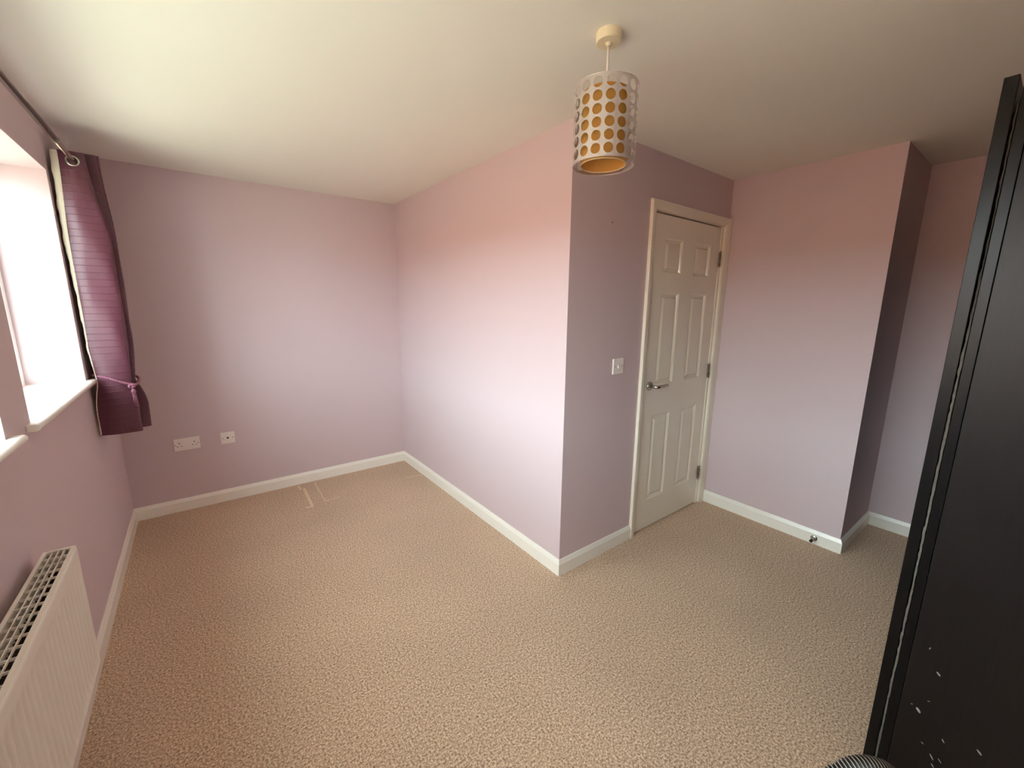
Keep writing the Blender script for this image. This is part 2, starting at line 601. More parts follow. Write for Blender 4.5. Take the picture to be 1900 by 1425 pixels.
def sill(name, y0, y1, label):
    """bullnosed board: lies in the opening and runs past it with short horns"""
    h0, h1, nose, th = y0-0.055, y1+0.045, 0.034, 0.024
    V, Fc = [], []
    z1_, z0_ = SILL_Z, SILL_Z-th
    # inner board
    v, f = box_data(-0.20, 0.0, y0, y1, z0_, z1_)
    V += v
    Fc += f
    # bullnose with horns, swept along y
    prof = [(0.0, z0_), (nose-0.012, z0_)]
    for k in range(7):
        a = -PI/2 + PI*k/6
        prof.append((nose-0.012+0.012*math.cos(a), (z0_+z1_)/2+th/2*math.sin(a)))
    prof.append((0.0, z1_))
    o = len(V)
    n = len(prof)
    for yy in (h0, h1):
        V += [(x, yy, z) for (x, z) in prof]
    for i in range(n-1):
        Fc.append((o+i, o+i+1, o+n+i+1, o+n+i))
    Fc.append((o+n-1, o, o+n, o+2*n-1))
    Fc.append(tuple(o+i for i in range(n)))
    Fc.append(tuple(o+n+i for i in range(n)))
    ob = mesh_obj(name, V, Fc, 'gloss', bevel=0.002)
    return tag(ob, label, 'window sill', kind='structure')
sill('trim_1', W1[0], W1[1], 'white bullnosed window sill ending beside the purple curtain')
sill('trim_2', W2[0], W2[1], 'white bullnosed window sill nearest the camera above the radiator')

g = box('ground', -60, 12, -40, 45, -2.9, -2.7, 'ground')
tag(g, 'pale paved street below the bedroom windows', 'ground', kind='structure')
fc = box('wall_opposite', -12.3, -12.0, -16, 20, -2.7, 2.6, 'brick')
tag(fc, 'red brick house front across the street from the windows', 'wall', kind='structure')

# ------------------------------------------------------------------ door
door = empty('door_1', ((DL+DR)/2, Y1, 0))
tag(door, 'white six-panel door with chrome lever handle, closed', 'door', kind='structure')
PC = [(2.711, 2.904), (3.044, 3.234)]
PR = [(0.208, 0.786), (0.980, 1.548), (1.661, 1.863)]
LY0, LY1 = Y1+0.004, Y1+0.040     # leaf front / back
leaf_holes = [(a, b, c, d) for (a, b) in PC for (c, d) in PR]
def door_leaf():
    us = sorted(set([DL, DR] + [q for h in PC for q in h]))
    zs = sorted(set([0.008, DT] + [q for h in PR for q in h]))
    V, Fc, idx = [], [], {}
    def vid(u, z, y):
        k = (round(u, 5), round(z, 5), y)
        if k not in idx:
            idx[k] = len(V)
            V.append((u, y, z))
        return idx[k]
    for i in range(len(us)-1):
        for j in range(len(zs)-1):
            cu, cz = (us[i]+us[i+1])/2, (zs[j]+zs[j+1])/2
            if not any(h[0] < cu < h[1] and h[2] < cz < h[3] for h in leaf_holes):
                Fc.append(tuple(vid(*q, LY0) for q in ((us[i],zs[j]),(us[i+1],zs[j]),(us[i+1],zs[j+1]),(us[i],zs[j+1]))))
            Fc.append(tuple(vid(*q, LY1) for q in ((us[i],zs[j]),(us[i+1],zs[j]),(us[i+1],zs[j+1]),(us[i],zs[j+1]))))
    for i in range(len(us)-1):
        for z in (zs[0], zs[-1]):
            Fc.append((vid(us[i],z,LY0), vid(us[i+1],z,LY0), vid(us[i+1],z,LY1), vid(us[i],z,LY1)))
    for j in range(len(zs)-1):
        for u in (us[0], us[-1]):
            Fc.append((vid(u,zs[j],LY0), vid(u,zs[j+1],LY0), vid(u,zs[j+1],LY1), vid(u,zs[j],LY1)))
    return mesh_obj('door_leaf', V, Fc, 'doorpaint')
leaf = door_leaf()
def panel(x0, x1, z0, z1):
    prof = [(0, 0), (0.002, 0.0015), (0.004, 0.003), (0.009, 0.0045), (0.013, 0.0125), (0.018, 0.0132), (0.022, 0.0125), (0.033, 0.0025), (0.037, 0.002)]
    V, Fc = [], []
    for (d, dep) in prof:
        y = LY0+dep
        V += [(x0+d, y, z0+d), (x1-d, y, z0+d), (x1-d, y, z1-d), (x0+d, y, z1-d)]
    for i in range(len(prof)-1):
        for k in range(4):
            k2 = (k+1) % 4
            Fc.append((i*4+k, i*4+k2, i*4+4+k2, i*4+4+k))
    b = (len(prof)-1)*4
    Fc.append((b, b+1, b+2, b+3))
    return mesh_obj('panel', V, Fc, 'doorpaint')
panels = [panel(a, b, c, d) for (a, b) in PC for (c, d) in PR]
# lining with stops, architrave
LG = 0.005
dp = [leaf]
dp.append(box('lining', DL-0.032, DL-LG, Y1-0.001, Y1+0.1, 0, DT+0.009, 'doorpaint'))
dp.append(box('lining', DR+0.004, DR+0.032, Y1-0.001, Y1+0.1, 0, DT+0.009, 'doorpaint'))
dp.append(box('lining', DL-0.032, DR+0.032, Y1-0.001, Y1+0.1, DT+0.009, DT+0.036, 'doorpaint'))
dp.append(box('stop', DL-LG, DL+0.012, LY1+0.001, Y1+0.06, 0, DT-0.007, 'doorpaint'))
dp.append(box('stop', DR-0.012, DR+0.004, LY1+0.001, Y1+0.06, 0, DT-0.007, 'doorpaint'))
dp.append(box('stop', DL-LG, DR+0.004, LY1+0.001, Y1+0.06, DT-0.007, DT+0.009, 'doorpaint'))
def architrave(name, pin, pout, a0, a1, head=False):
    """moulded strip; pin/pout = inner and outer edge, a0/a1 = run"""
    s = 1 if pout > pin else -1
    wd = abs(pout-pin)
    prof = [(0, 0), (0, -0.010), (0.003, -0.013), (0.010, -0.0155), (0.016, -0.017), (wd-0.006, -0.020), (wd-0.001, -0.019), (wd, -0.017), (wd, 0)]
    V, Fc = [], []
    n = len(prof)
    for e in range(2):
        for (u, y) in prof:
            # 45 degree mitre at the head
            if head:
                run = (a0 - u) if e == 0 else (a1 + u)
                V.append((run, Y1+y, pin+s*u))
            else:
                run = a0 if e == 0 else (a1 + u)
                V.append((pin+s*u, Y1+y, run))
    for i in range(n):
        j = (i+1) % n
        Fc.append((i, j, n+j, n+i))
    Fc.append(tuple(range(n)))
    Fc.append(tuple(range(2*n-1, n-1, -1)))
    return mesh_obj(name, V, Fc, 'doorpaint')
AI_L, AI_R, AI_T = DL-0.008, DR+0.028, DT+0.012
awl = AI_L-ARL
awr = ARR-AI_R
dp.append(architrave('architrave', AI_L, ARL, 0, AI_T))
dp.append(architrave('architrave', AI_R, ARR, 0, AI_T))
dp.append(architrave('architrave', AI_T, AI_T+0.052, AI_L, AI_R, head=True))
# hinges
for hz in (1.782, 1.019, 0.246):
    hg = box('hinge', DR-0.004, DR+0.020, Y1-0.003, Y1+0.003, hz-0.05, hz+0.05, 'brass', bevel=0.001)
    kn = [tube('knuckle', [(DR+0.001, Y1-0.006, hz-0.05+0.02*i+0.001), (DR+0.001, Y1-0.006, hz-0.05+0.02*i+0.019)], 0.0065, 'brass', seg=12) for i in range(5)]
    dp.append(hg)
    for q in kn:
        q.parent = hg
# lever handle on a round rose
HX, HZ = 2.656, 0.983
rose = lathe('handle_rose', [(0, 0), (0.028, 0), (0.028, -0.006), (0.026, -0.009), (0.011, -0.010), (0.010, -0.016), (0, -0.016)], 'chrome', centre=(HX, LY0, HZ), axis='Y', seg=32)
hp = [(HX, LY0-0.010, HZ), (HX, LY0-0.040, HZ), (HX+0.003, LY0-0.050, HZ), (HX+0.010, LY0-0.056, HZ), (HX+0.022, LY0-0.058, HZ), (HX+0.070, LY0-0.056, HZ), (HX+0.112, LY0-0.052, HZ+0.001), (HX+0.122, LY0-0.050, HZ+0.001)]
lever = tube('lever', hp, [0.0105]*7+[0.007], 'chrome', seg=16)
dp += [rose, lever]
under(door, dp)
for q in panels:
    q.parent = leaf

# ------------------------------------------------------------------ wall plates
def plate_mesh(name, w_, h_, t_, material):
    """pillow plate in the xz plane, front at y=-t_"""
    return box(name, -w_/2, w_/2, -t_, 0, -h_/2, h_/2, material, bevel=0.003, seg=3)
def screw(x, z, y):
    return lathe('screw', [(0, 0), (0.0035, 0), (0.0035, -0.0008), (0, -0.0008)], 'brass', centre=(x, y, z), axis='Y', seg=12)

so = empty('double_socket', (0.329, D, 0.485))
tag(so, 'white double plug socket on the end wall nearest the curtain', 'socket')
pl = plate_mesh('faceplate', 0.146, 0.086, 0.010, 'plastic')
pl.parent = so
for sx in (-0.042, 0.042):
    for (dx, dz, a, b) in ((0, 0.012, 0.0022, 0.0045), (-0.011, -0.010, 0.0036, 0.0020), (0.011, -0.010, 0.0036, 0.0020)):
        q = box('slot', sx+dx-a, sx+dx+a, -0.0104, -0.009, dz-b, dz+b, 'slot')
        q.parent = so
    sw = box('rocker_switch', sx*0.22-0.0055, sx*0.22+0.0055, -0.0135, -0.009, 0.010, 0.030, 'plastic', bevel=0.001)
    sw.parent = so
for sx in (-0.064, 0.064):
    q = screw(sx, 0, -0.010)
    q.parent = so

ao = empty('aerial_socket', (0.567, D, 0.4845))
tag(ao, 'white square aerial socket with one dark centre hole', 'socket')
pl = plate_mesh('faceplate', 0.086, 0.086, 0.009, 'plastic')
pl.parent = ao
q = lathe('coaxial_port', [(0.0062, -0.009), (0.0062, -0.012), (0.0048, -0.012), (0.0048, -0.0095), (0, -0.0095)], 'slot', axis='Y', seg=20)
q.parent = ao
for sx in (-0.030, 0.030):
    q = screw(sx, 0, -0.009)
    q.parent = ao

lo = empty('light_switch', (2.331, Y1, 1.135))
tag(lo, 'white square light switch on the wall left of the door', 'light switch')
pl = plate_mesh('faceplate', 0.088, 0.088, 0.010, 'plastic')
pl.parent = lo
rk = mesh_obj('rocker', [(-0.006,-0.010,-0.012),(0.006,-0.010,-0.012),(0.006,-0.010,0.012),(-0.006,-0.010,0.012),(-0.0055,-0.0155,-0.0115),(0.0055,-0.0155,-0.0115),(0.0055,-0.0115,0.0115),(-0.0055,-0.0115,0.0115)],
              [(0,3,2,1),(4,5,6,7),(0,1,5,4),(1,2,6,5),(2,3,7,6),(3,0,4,7)], 'plastic', lo, bevel=0.0006)
for sx in (-0.030, 0.030):
    q = screw(sx, 0, -0.010)
    q.parent = lo

nl = lathe('nail', [(0, -0.006), (0.003, -0.006), (0.003, -0.0045), (0.0013, -0.004), (0.0013, 0.006)], 'nail', centre=(2.222, Y1, 1.887), axis='Y', seg=10)
tag(nl, 'tiny dark nail head in the wall left of the door', 'nail')

# door stop on the skirting
ds = empty('door_stop', (X2-SK_T, 0.888, 0.040))
tag(ds, 'small chrome door stop with black rubber tip on the skirting board', 'door stop')
q = lathe('base_plate', [(0, 0), (0.0185, 0), (0.0185, -0.003), (0.014, -0.007), (0.009, -0.008), (0, -0.008)], 'chrome', ds, axis='X', seg=28)
q = lathe('stem', [(0, -0.006), (0.0085, -0.006), (0.0085, -0.044), (0, -0.044)], 'chrome', ds, axis='X', seg=24)
q = lathe('rubber_tip', [(0, -0.042), (0.0088, -0.042), (0.0092, -0.058), (0.007, -0.062), (0.003, -0.062), (0.003, -0.058), (0, -0.058)], 'dark', ds, axis='X', seg=24)

# ------------------------------------------------------------------ radiator
RX0, RX1, RYA, RYB, RZ0, RZ1 = 0.026, 0.096, 0.66, 1.925, 0.288, 0.712
rad = empty('radiator', (0.06, (RYA+RYB)/2, RZ0))
tag(rad, 'white ribbed panel radiator with a top grille below the window', 'radiator')
def sm_(t):
    t = min(1.0, max(0.0, t))
    return t*t*(3-2*t)
def rad_panel(name, xf, sgn):
    """pressed steel face with vertical flutes; xf is the outer plane, ribs are pressed inwards"""
    pitch = 0.0325
    nr = int((RYB-RYA-0.05)/pitch)
    y_start = RYB-0.030-pitch*nr
    ys = [RYA, RYA+0.006, RYA+0.018]
    for i in range(nr):
        b = y_start+i*pitch
        ys += [b+pitch*k for k in (0.06, 0.18, 0.30, 0.42, 0.58, 0.70, 0.82, 0.94)]
    ys += [RYB-0.018, RYB-0.006, RYB]
    zs = [RZ0, RZ0+0.003, RZ0+0.010, RZ0+0.016, RZ0+0.026, RZ0+0.040, RZ0+0.06, (RZ0+RZ1)/2, RZ1-0.075, RZ1-0.060, RZ1-0.050, RZ1-0.042, RZ1-0.036, RZ1-0.014, RZ1-0.004, RZ1]
    def env(z):
        a = min(1, max(0, (z-(RZ0+0.010))/0.03))
        b = min(1, max(0, (RZ1-0.042-z)/0.03))
        s = min(a, b)
        return s*s*(3-2*s)
    def rib(y):
        t = ((y-y_start)/pitch) % 1.0
        if y < y_start or y > y_start+nr*pitch: return 0
        q = abs(t-0.5)*2
        return 1-sm_((q-0.30)/0.55)
    V, Fc = [], []
    for z in zs:
        for y in ys:
            d = 0.0110*env(z)*rib(y)
            e = min(y-RYA, RYB-y, z-RZ0, RZ1-z)
            ed = 0.004*(1-min(1, e/0.006))**2
            V.append((xf-sgn*(d+ed), y, z))
    n = len(ys)
    for j in range(len(zs)-1):
        for i in range(n-1):
            Fc.append((j*n+i, j*n+i+1, (j+1)*n+i+1, (j+1)*n+i))
    o = mesh_obj(name, V, Fc, 'radiator', smooth=True)
    s = o.modifiers.new('solid', 'SOLIDIFY')
    s.thickness = 0.0015
    s.offset = 0
    return o
rp = []
rp.append(rad_panel('front_panel', RX1, 1))
rp.append(rad_panel('rear_panel', RX0, -1))
# convector fins between the panels
fins = []
yy = RYA+0.03
while yy < RYB-0.03:
    fins.append((RX0+0.010, RX1-0.011, yy, yy+0.0012, RZ0+0.05, RZ1-0.055))
    yy += 0.0165
o = boxes('convector_fins', fins, 'rad_fin_shade')
tag(o, kind='stuff')
rp.append(o)
# end caps
for (a, b) in ((RYA-0.002, RYA), (RYB, RYB+0.002)):
    rp.append(box('side_panel', RX0, RX1-0.004, a, b, RZ0+0.012, RZ1+0.002, 'radiator'))
# top grille: rim, long bars, cross bars
gz0, gz1 = RZ1-0.004, RZ1+0.003
rim = boxes('grille_rim', [(RX0-0.002, RX0+0.007, RYA, RYB, gz0-0.012, gz1), (RX1-0.011, RX1-0.002, RYA, RYB, gz0-0.012, gz1),
                          (RX0+0.007, RX1-0.011, RYA, RYA+0.008, gz0, gz1), (RX0+0.007, RX1-0.011, RYB-0.010, RYB, gz0, gz1)], 'radiator')
rp.append(rim)
gi0, gi1 = RX0+0.007, RX1-0.011
for k in (1, 2, 3):
    xx = gi0+(gi1-gi0)*k/4
    rp.append(box('grille_bar', xx-0.0012, xx+0.0012, RYA+0.008, RYB-0.010, gz0, gz1-0.001, 'radiator'))
yy = RYB-0.010-0.041
while yy > RYA+0.01:
    rp.append(box('grille_crossbar', gi0, gi1, yy-0.0012, yy+0.0012, gz0-0.001, gz1-0.0015, 'radiator'))
    yy -= 0.042
for yc in (RYA+0.2, RYB-0.2):
    rp.append(box('wall_bracket', 0.0015, RX0+0.004, yc-0.015, yc+0.015, RZ0+0.04, RZ1-0.06, 'radiator'))
# valves and tails at both ends, down to the carpet
for (yc) in (RYA-0.03, ):
    rp.append(tube('valve_tail', [(0.06, RYA-0.001, RZ0+0.035), (0.06, yc, RZ0+0.035), (0.06, yc, RZ0+0.02), (0.06, yc, 0.0)], 0.0075, 'radiator', seg=12))
    rp.append(lathe('valve_head', [(0, 0.0), (0.017, 0.0), (0.020, 0.01), (0.019, 0.06), (0.015, 0.066), (0, 0.066)], 'plastic', centre=(0.06, yc, RZ0+0.045), seg=24))
under(rad, rp)

# ------------------------------------------------------------------ curtain pole and curtain
PX, PZ = 0.088, 2.122
pole = empty('curtain_pole', (PX, 2.2, PZ))
tag(pole, 'slim metal telescopic curtain pole above the windows', 'curtain pole')
pp = []
pp.append(tube('outer_tube', [(PX, -0.3, PZ), (PX, 2.79, PZ)], 0.0125, 'polemetal', seg=20))
pp.append(lathe('tube_rim', [(0.0098, 2.785), (0.0138, 2.785), (0.0142, 2.790), (0.0138, 2.794), (0.0098, 2.794)], 'chrome', centre=(PX, 0, PZ), axis='Y', seg=24, close=True))
pp.append(tube('inner_tube', [(PX, 2.79, PZ), (PX, 3.66, PZ)], 0.0095, 'polemetal', seg=20))
pp.append(lathe('finial', [(0, 3.655), (0.013, 3.655), (0.019, 3.668), (0.021, 3.682), (0.018, 3.697), (0.010, 3.706), (0, 3.708)], 'polemetal', centre=(PX, 0, PZ), axis='Y', seg=24))
for yb in (3.62, 2.05, 0.1):
    pp.append(tube('bracket', [(-0.001, yb, PZ-0.012), (PX-0.012, yb, PZ-0.012)], 0.006, 'polemetal', seg=12))
    pp.append(lathe('bracket_cup', [(0.0126, yb-0.008), (0.0165, yb-0.008), (0.0165, yb+0.008), (0.0126, yb+0.008)], 'polemetal', centre=(PX, 0, PZ), axis='Y', seg=24, close=True))
under(pole, pp)

def catmull(P, per):
    out = []
    n = len(P)
    for i in range(n-1):
        p0, p1, p2, p3 = P[max(0,i-1)], P[i], P[i+1], P[min(n-1,i+2)]
        for k in range(per):
            t = k/per
            out.append(0.5*((2*p1)+(p2-p0)*t+(2*p0-5*p1+4*p2-p3)*t*t+(3*p1-p0-3*p2+p3)*t**3))
    out.append(P[-1])
    return out
ZT, ZB = 2.158, 0.775
TIE_Z = 1.045
# plan of the folds: x, y for the top, belly, tie and hem
plan_top = [(.040,3.105),(.070,3.098),(.105,3.100),(.128,3.115),(.122,3.165),(.070,3.200),(.040,3.235),(.075,3.265),(.135,3.270),(.158,3.290),(.140,3.335),(.070,3.360),(.045,3.390),(.085,3.415),(.140,3.420),(.163,3.440),(.140,3.490),(.070,3.520),(.040,3.545)]
plan_mid = [(.026,3.105),(.075,3.088),(.135,3.090),(.172,3.115),(.160,3.165),(.080,3.200),(.045,3.235),(.085,3.260),(.155,3.265),(.186,3.290),(.165,3.335),(.080,3.360),(.050,3.390),(.090,3.415),(.150,3.420),(.180,3.440),(.150,3.490),(.080,3.520),(.045,3.545)]
plan_tie = [(.034,3.130),(.075,3.098),(.130,3.096),(.160,3.112),(.152,3.160),(.085,3.195),(.060,3.225),(.090,3.245),(.145,3.250),(.170,3.270),(.155,3.310),(.085,3.335),(.060,3.360),(.095,3.380),(.140,3.385),(.160,3.400),(.140,3.440),(.085,3.460),(.055,3.480)]
plan_hem = [(.014,3.115),(.065,3.090),(.125,3.086),(.174,3.104),(.166,3.160),(.085,3.200),(.050,3.235),(.095,3.258),(.165,3.262),(.207,3.285),(.180,3.335),(.085,3.360),(.050,3.390),(.095,3.415),(.160,3.420),(.196,3.440),(.160,3.490),(.085,3.520),(.045,3.545)]
def squeeze(P): return [(x, 3.1+(y-3.1)*0.55) for (x, y) in P]
plan_top, plan_mid, plan_tie, plan_hem = [squeeze(P) for P in (plan_top, plan_mid, plan_tie, plan_hem)]
def lerp(a, b, t): return a+(b-a)*t
def sm(t):
    t = min(1, max(0, t))
    return t*t*(3-2*t)
keys = [(ZT, plan_top), (1.72, plan_mid), (1.30, plan_mid), (TIE_Z, plan_tie), (0.90, plan_hem), (ZB, plan_hem)]
def plan_at(z):
    for (za, pa), (zb, pb) in zip(keys, keys[1:]):
        if z >= zb:
            t = (za-z)/(za-zb)
            if zb == TIE_Z: t = t**1.8
            elif za == TIE_Z: t = 1-(1-t)**1.8
            else: t = sm(t)
            return [Vector((lerp(a[0], b[0], t), lerp(a[1], b[1], t), z)) for a, b in zip(pa, pb)]
    return [Vector((a[0], a[1], z)) for a in keys[-1][1]]
def curtain_rows():
    tuck = 0.0335
    rows, z, k = [], ZT, 0
    rows.append((ZT, 0.0))
    rows.append((ZT-0.004, 0.0))
    z = ZT-0.083
    while z > ZB+0.01:
        rows += [(z+0.0100, 0.0), (z+0.0023, 0.0), (z+0.0016, 0.0), (z+0.0013, 0.0001), (z+0.0008, 0.0021), (z-0.0007, 0.0021), (z-0.0011, 0.0001), (z-0.0014, 0.0), (z-0.0021, 0.0), (z-0.013, 0.0)]
        z -= tuck
    rows.append((ZB+0.001, 0.0))
    rows.append((ZB, 0.0))
    rows = sorted(set(rows), key=lambda q: -q[0])
    return rows
PER = 8
def curtain_surface(name, off, material, i0=0, i1=None):
    V, Fc = [], []
    rows = curtain_rows()
    n = None
    for (z, bump) in rows:
        P = catmull(plan_at(z), PER)
        if i1: P = P[i0:i1]
        n = len(P)
        for i, q in enumerate(P):
            a, b = P[max(0,i-1)], P[min(n-1,i+1)]
            t = (b-a)
            nr = Vector((t.y, -t.x, 0)).normalized()   # towards the room side of the cloth
            crease = 0.0025*math.sin(9*q.y*7+z*11)*math.sin(z*6.3+i*0.33)
            lift = max(0.0, q.y-3.1)*0.22*sm((z-1.95)/0.2)
            V.append(q+nr*(bump+off+crease)+Vector((0, 0, lift)))
    for j in range(len(rows)-1):
        for i in range(n-1):
            Fc.append((j*n+i, j*n+i+1, (j+1)*n+i+1, (j+1)*n+i))
    return mesh_obj(name, V, Fc, material, smooth=True)
cur = empty('curtain', (0.1, 3.3, ZB))
tag(cur, 'plum satin eyelet curtain with pintucks, tied back beside the window', 'curtain')
cp = []
body = curtain_surface('drape', 0.0, 'curtain')
so_ = body.modifiers.new('solid', 'SOLIDIFY')
so_.thickness = 0.0016
so_.offset = -1
cp.append(body)
# cream lining: turned out along the leading edge, then behind the cloth
def lining():
    V, Fc = [], []
    zs = [ZT-0.004-(ZT-ZB-0.01)*k/60 for k in range(61)]
    m_ = 9
    for z in zs:
        P = catmull(plan_at(z), PER)
        e = P[0]
        wv = 0.0025*math.sin(z*37)+0.002*math.sin(z*83)
        wdt = lerp(0.024, 0.007, sm((ZT-z)/0.9)) + wv*0.6
        if z < 1.2: wdt = lerp(wdt, 0.003, sm((1.2-z)/0.1))
        pts = [e+Vector((0.002, -0.0015, 0)), e+Vector((-wdt*0.5, -0.004+wv*0.5, 0)), e+Vector((-wdt, 0.002, 0)), e+Vector((-wdt*0.9, 0.010, 0)), e+Vector((-wdt*0.2, 0.014, 0)), e+Vector((0.02, 0.010, 0))]
        V += catmull(pts, 3)
        n = len(catmull(pts, 3))
    for j in range(len(zs)-1):
        for i in range(n-1):
            Fc.append((j*n+i, j*n+i+1, (j+1)*n+i+1, (j+1)*n+i))
    return mesh_obj('lining', V, Fc, 'lining', smooth=True)
cp.append(lining())
# eyelet rings where the cloth crosses the pole
def eyelet(y, nx, ny):
    R_, r_ = 0.0205, 0.0048
    V, Fc = [], []
    n_ = Vector((nx, ny, 0)).normalized()
    s_ = Vector((0, 0, 1)).cross(n_)
    u_ = Vector((0, 0, 1))
    A, B = 32, 10
    for i in range(A):
        a = 2*PI*i/A
        rad_ = s_*math.cos(a)+u_*math.sin(a)
        for k in range(B):
            b = 2*PI*k/B
            V.append(rad_*(R_+r_*math.cos(b))+n_*(0.0032*math.sin(b)))
    for i in range(A):
        for k in range(B):
            Fc.append((i*B+k, ((i+1)%A)*B+k, ((i+1)%A)*B+(k+1)%B, i*B+(k+1)%B))
    o = mesh_obj('eyelet', [Vector((PX, y, PZ-0.006))+v for v in V], Fc, 'chrome', smooth=True)
    hole = lathe('eyelet_shade_disc', [(0, 0), (0.0185, 0), (0.0185, 0.0006), (0, 0.0006)], 'slot', axis='Y', seg=24)  # black disc painted in for the shade inside the ring
    hole.rotation_euler = (0, 0, math.atan2(-nx, ny) if ny < 0 else 0)
    hole.location = (PX, y+0.0012, PZ-0.006)
    hole.rotation_euler = (0, 0, 0)
    hole.parent = o
    return o
cp.append(eyelet(3.0955, 0.15, -1))
for ye in (3.150, 3.192, 3.239, 3.275, 3.327):
    cp.append(eyelet(ye, 0.5, -1))
# rope tie-back with knot and tassel
tp = plan_at(TIE_Z)
hull = [Vector((.028,3.136,1.092)), Vector((.040,3.112,1.088)), Vector((.075,3.094,1.078)), Vector((.120,3.087,1.054)), Vector((.155,3.092,1.038)), Vector((.176,3.112,1.030)), Vector((.182,3.16,1.032)),
        Vector((.186,3.26,1.04)), Vector((.178,3.38,1.05)), Vector((.14,3.46,1.065)), Vector((.06,3.50,1.075)), Vector((.012,3.40,1.085)), Vector((.010,3.22,1.09)), Vector((.028,3.136,1.092))]
hull = [Vector((v.x, 3.1+(v.y-3.1)*0.55 if v.y > 3.14 else v.y, v.z)) for v in hull]
cen = catmull(hull, 14)
rope_root = tube('tieback_rope', cen, 0.0036, 'rope', seg=8, caps=False)
T_, N_ = frames(cen)
for ph in (0, 2*PI/3, 4*PI/3):
    st = []
    for i, q in enumerate(cen):
        B = T_[i].cross(N_[i])
        a = ph+i*0.75
        st.append(q+(N_[i]*math.cos(a)+B*math.sin(a))*0.0036)
    s_o = tube('strand', st, 0.0034, 'rope', seg=7, caps=False)
    s_o.parent = rope_root
cp.append(rope_root)
KX, KY, KZ = 0.164, 3.078, 1.028
kn = []
for i in range(40):
    a = 2*PI*i/39*2
    kn.append(Vector((KX+0.010*math.cos(a)+0.003*math.sin(2.5*a), KY-0.002+0.006*math.sin(a*1.5), KZ+0.008*math.sin(a))))
cp.append(tube('knot', kn, 0.0048, 'rope', seg=8))
tz = KZ-0.012
ts = lathe('tassel_head', [(0, 0.0), (0.005, -0.002), (0.010, -0.012), (0.011, -0.020), (0.007, -0.028), (0.0085, -0.032), (0.006, -0.036), (0, -0.036)], 'rope', centre=(KX+0.004, KY-0.002, tz), seg=18)
cp.append(ts)
for i in range(14):
    a = 2*PI*i/14
    rr = 0.0065 if i % 2 else 0.0035
    b0 = Vector((KX+0.004+rr*0.8*math.cos(a), KY-0.002+rr*0.8*math.sin(a), tz-0.034))
    b1 = b0+Vector((0.35*rr*math.cos(a)+0.002, 0.35*rr*math.sin(a), -0.03))
    b2 = b1+Vector((0.002+0.3*rr*math.cos(a), 0.2*rr*math.sin(a), -0.032-0.006*random.random()))
    q = tube('tassel_fringe', [b0, b1, b2], 0.0016, 'rope', seg=6)
    cp.append(q)
under(cur, cp)

# ------------------------------------------------------------------ pendant lamp
LX, LY = 1.588, 1.150
lamp = empty('pendant_lamp', (LX, LY, H))
tag(lamp, 'silver drum pendant shade with round cut-outs over an amber inner shade', 'ceiling lamp')
lp = []
lp.append(lathe('ceiling_rose', [(0, 0.0), (0.040, 0.0), (0.041, -0.003), (0.0395, -0.025), (0.037, -0.0275), (0.011, -0.028), (0.009, -0.032), (0.005, -0.036), (0, -0.036)], 'cream_plastic', centre=(LX, LY, H), seg=48))
Z1_, Z0_ = 2.146, 1.918
lp.append(tube('flex', [(LX, LY, H-0.033), (LX, LY, Z1_-0.055)], 0.0042, 'plastic', seg=12))
lp.append(lathe('lamp_holder', [(0, 0.0), (0.009, 0.0), (0.015, -0.012), (0.0165, -0.045), (0.020, -0.048), (0.020, -0.056), (0.014, -0.058), (0.014, -0.078), (0, -0.078)], 'plastic', centre=(LX, LY, Z1_-0.045), seg=28))
def perforated(name, R, z0, z1, cols, nrow, hr, phase):
    V, Fc = [], []
    marg = 0.0045
    ph_ = (z1-z0-2*marg)/nrow
    da = 2*PI/cols
    per = 6                      # points per cell side
    def add(a, z):
        V.append((LX+R*math.cos(a), LY+R*math.sin(a), z))
        return len(V)-1
    for c in range(cols):
        ac = phase+c*da
        for r in range(nrow):
            zc = z0+marg+(r+0.5)*ph_
            hw, hh = da/2, ph_/2
            ring_o, ring_i = [], []
            for s in range(4):
                for k in range(per):
                    t = -1+2*k/per
                    sx, sz = ((t, -1), (1, t), (-t, 1), (-1, -t))[s]
                    ang = math.atan2(sz, sx)
                    ring_o.append(add(ac+sx*hw, zc+sz*hh))
                    ring_i.append(add(ac+hr*math.cos(ang)/R, zc+hr*math.sin(ang)))
            n = len(ring_o)
            for i in range(n):
                j = (i+1) % n
                Fc.append((ring_o[i], ring_o[j], ring_i[j], ring_i[i]))
        for (za, zb) in ((z0, z0+marg), (z1-marg, z1)):
            for k in range(per):
                a0, a1 = ac-da/2+da*k/per, ac-da/2+da*(k+1)/per
                Fc.append((add(a0, za), add(a1, za), add(a1, zb), add(a0, zb)))
    o = mesh_obj(name, V, Fc, 'silver')
    bm = bmesh.new()
    bm.from_mesh(o.data)
    bmesh.ops.remove_doubles(bm, verts=bm.verts, dist=1e-5)
    bmesh.ops.recalc_face_normals(bm, faces=bm.faces)
    bm.to_mesh(o.data)
    bm.free()
    o.data.polygons.foreach_set('use_smooth', [True]*len(o.data.polygons))
    s = o.modifiers.new('solid', 'SOLIDIFY')
    s.thickness = 0.0010
    s.offset = -1
    es = o.modifiers.new('split', 'EDGE_SPLIT')
    es.split_angle = math.radians(40)
    return o
RS = 0.100
lp.append(perforated('outer_shade', RS, Z0_, Z1_, 16, 6, 0.0152, math.radians(4)))
for zz in (Z0_, Z1_):
    pts = [(LX+(RS-0.0006)*math.cos(2*PI*k/64), LY+(RS-0.0006)*math.sin(2*PI*k/64), zz) for k in range(65)]
    lp.append(tube('shade_rim', pts, 0.0014, 'silver', seg=8, caps=False))
RI = 0.073
iz0, iz1 = Z0_+0.002, Z1_-0.014
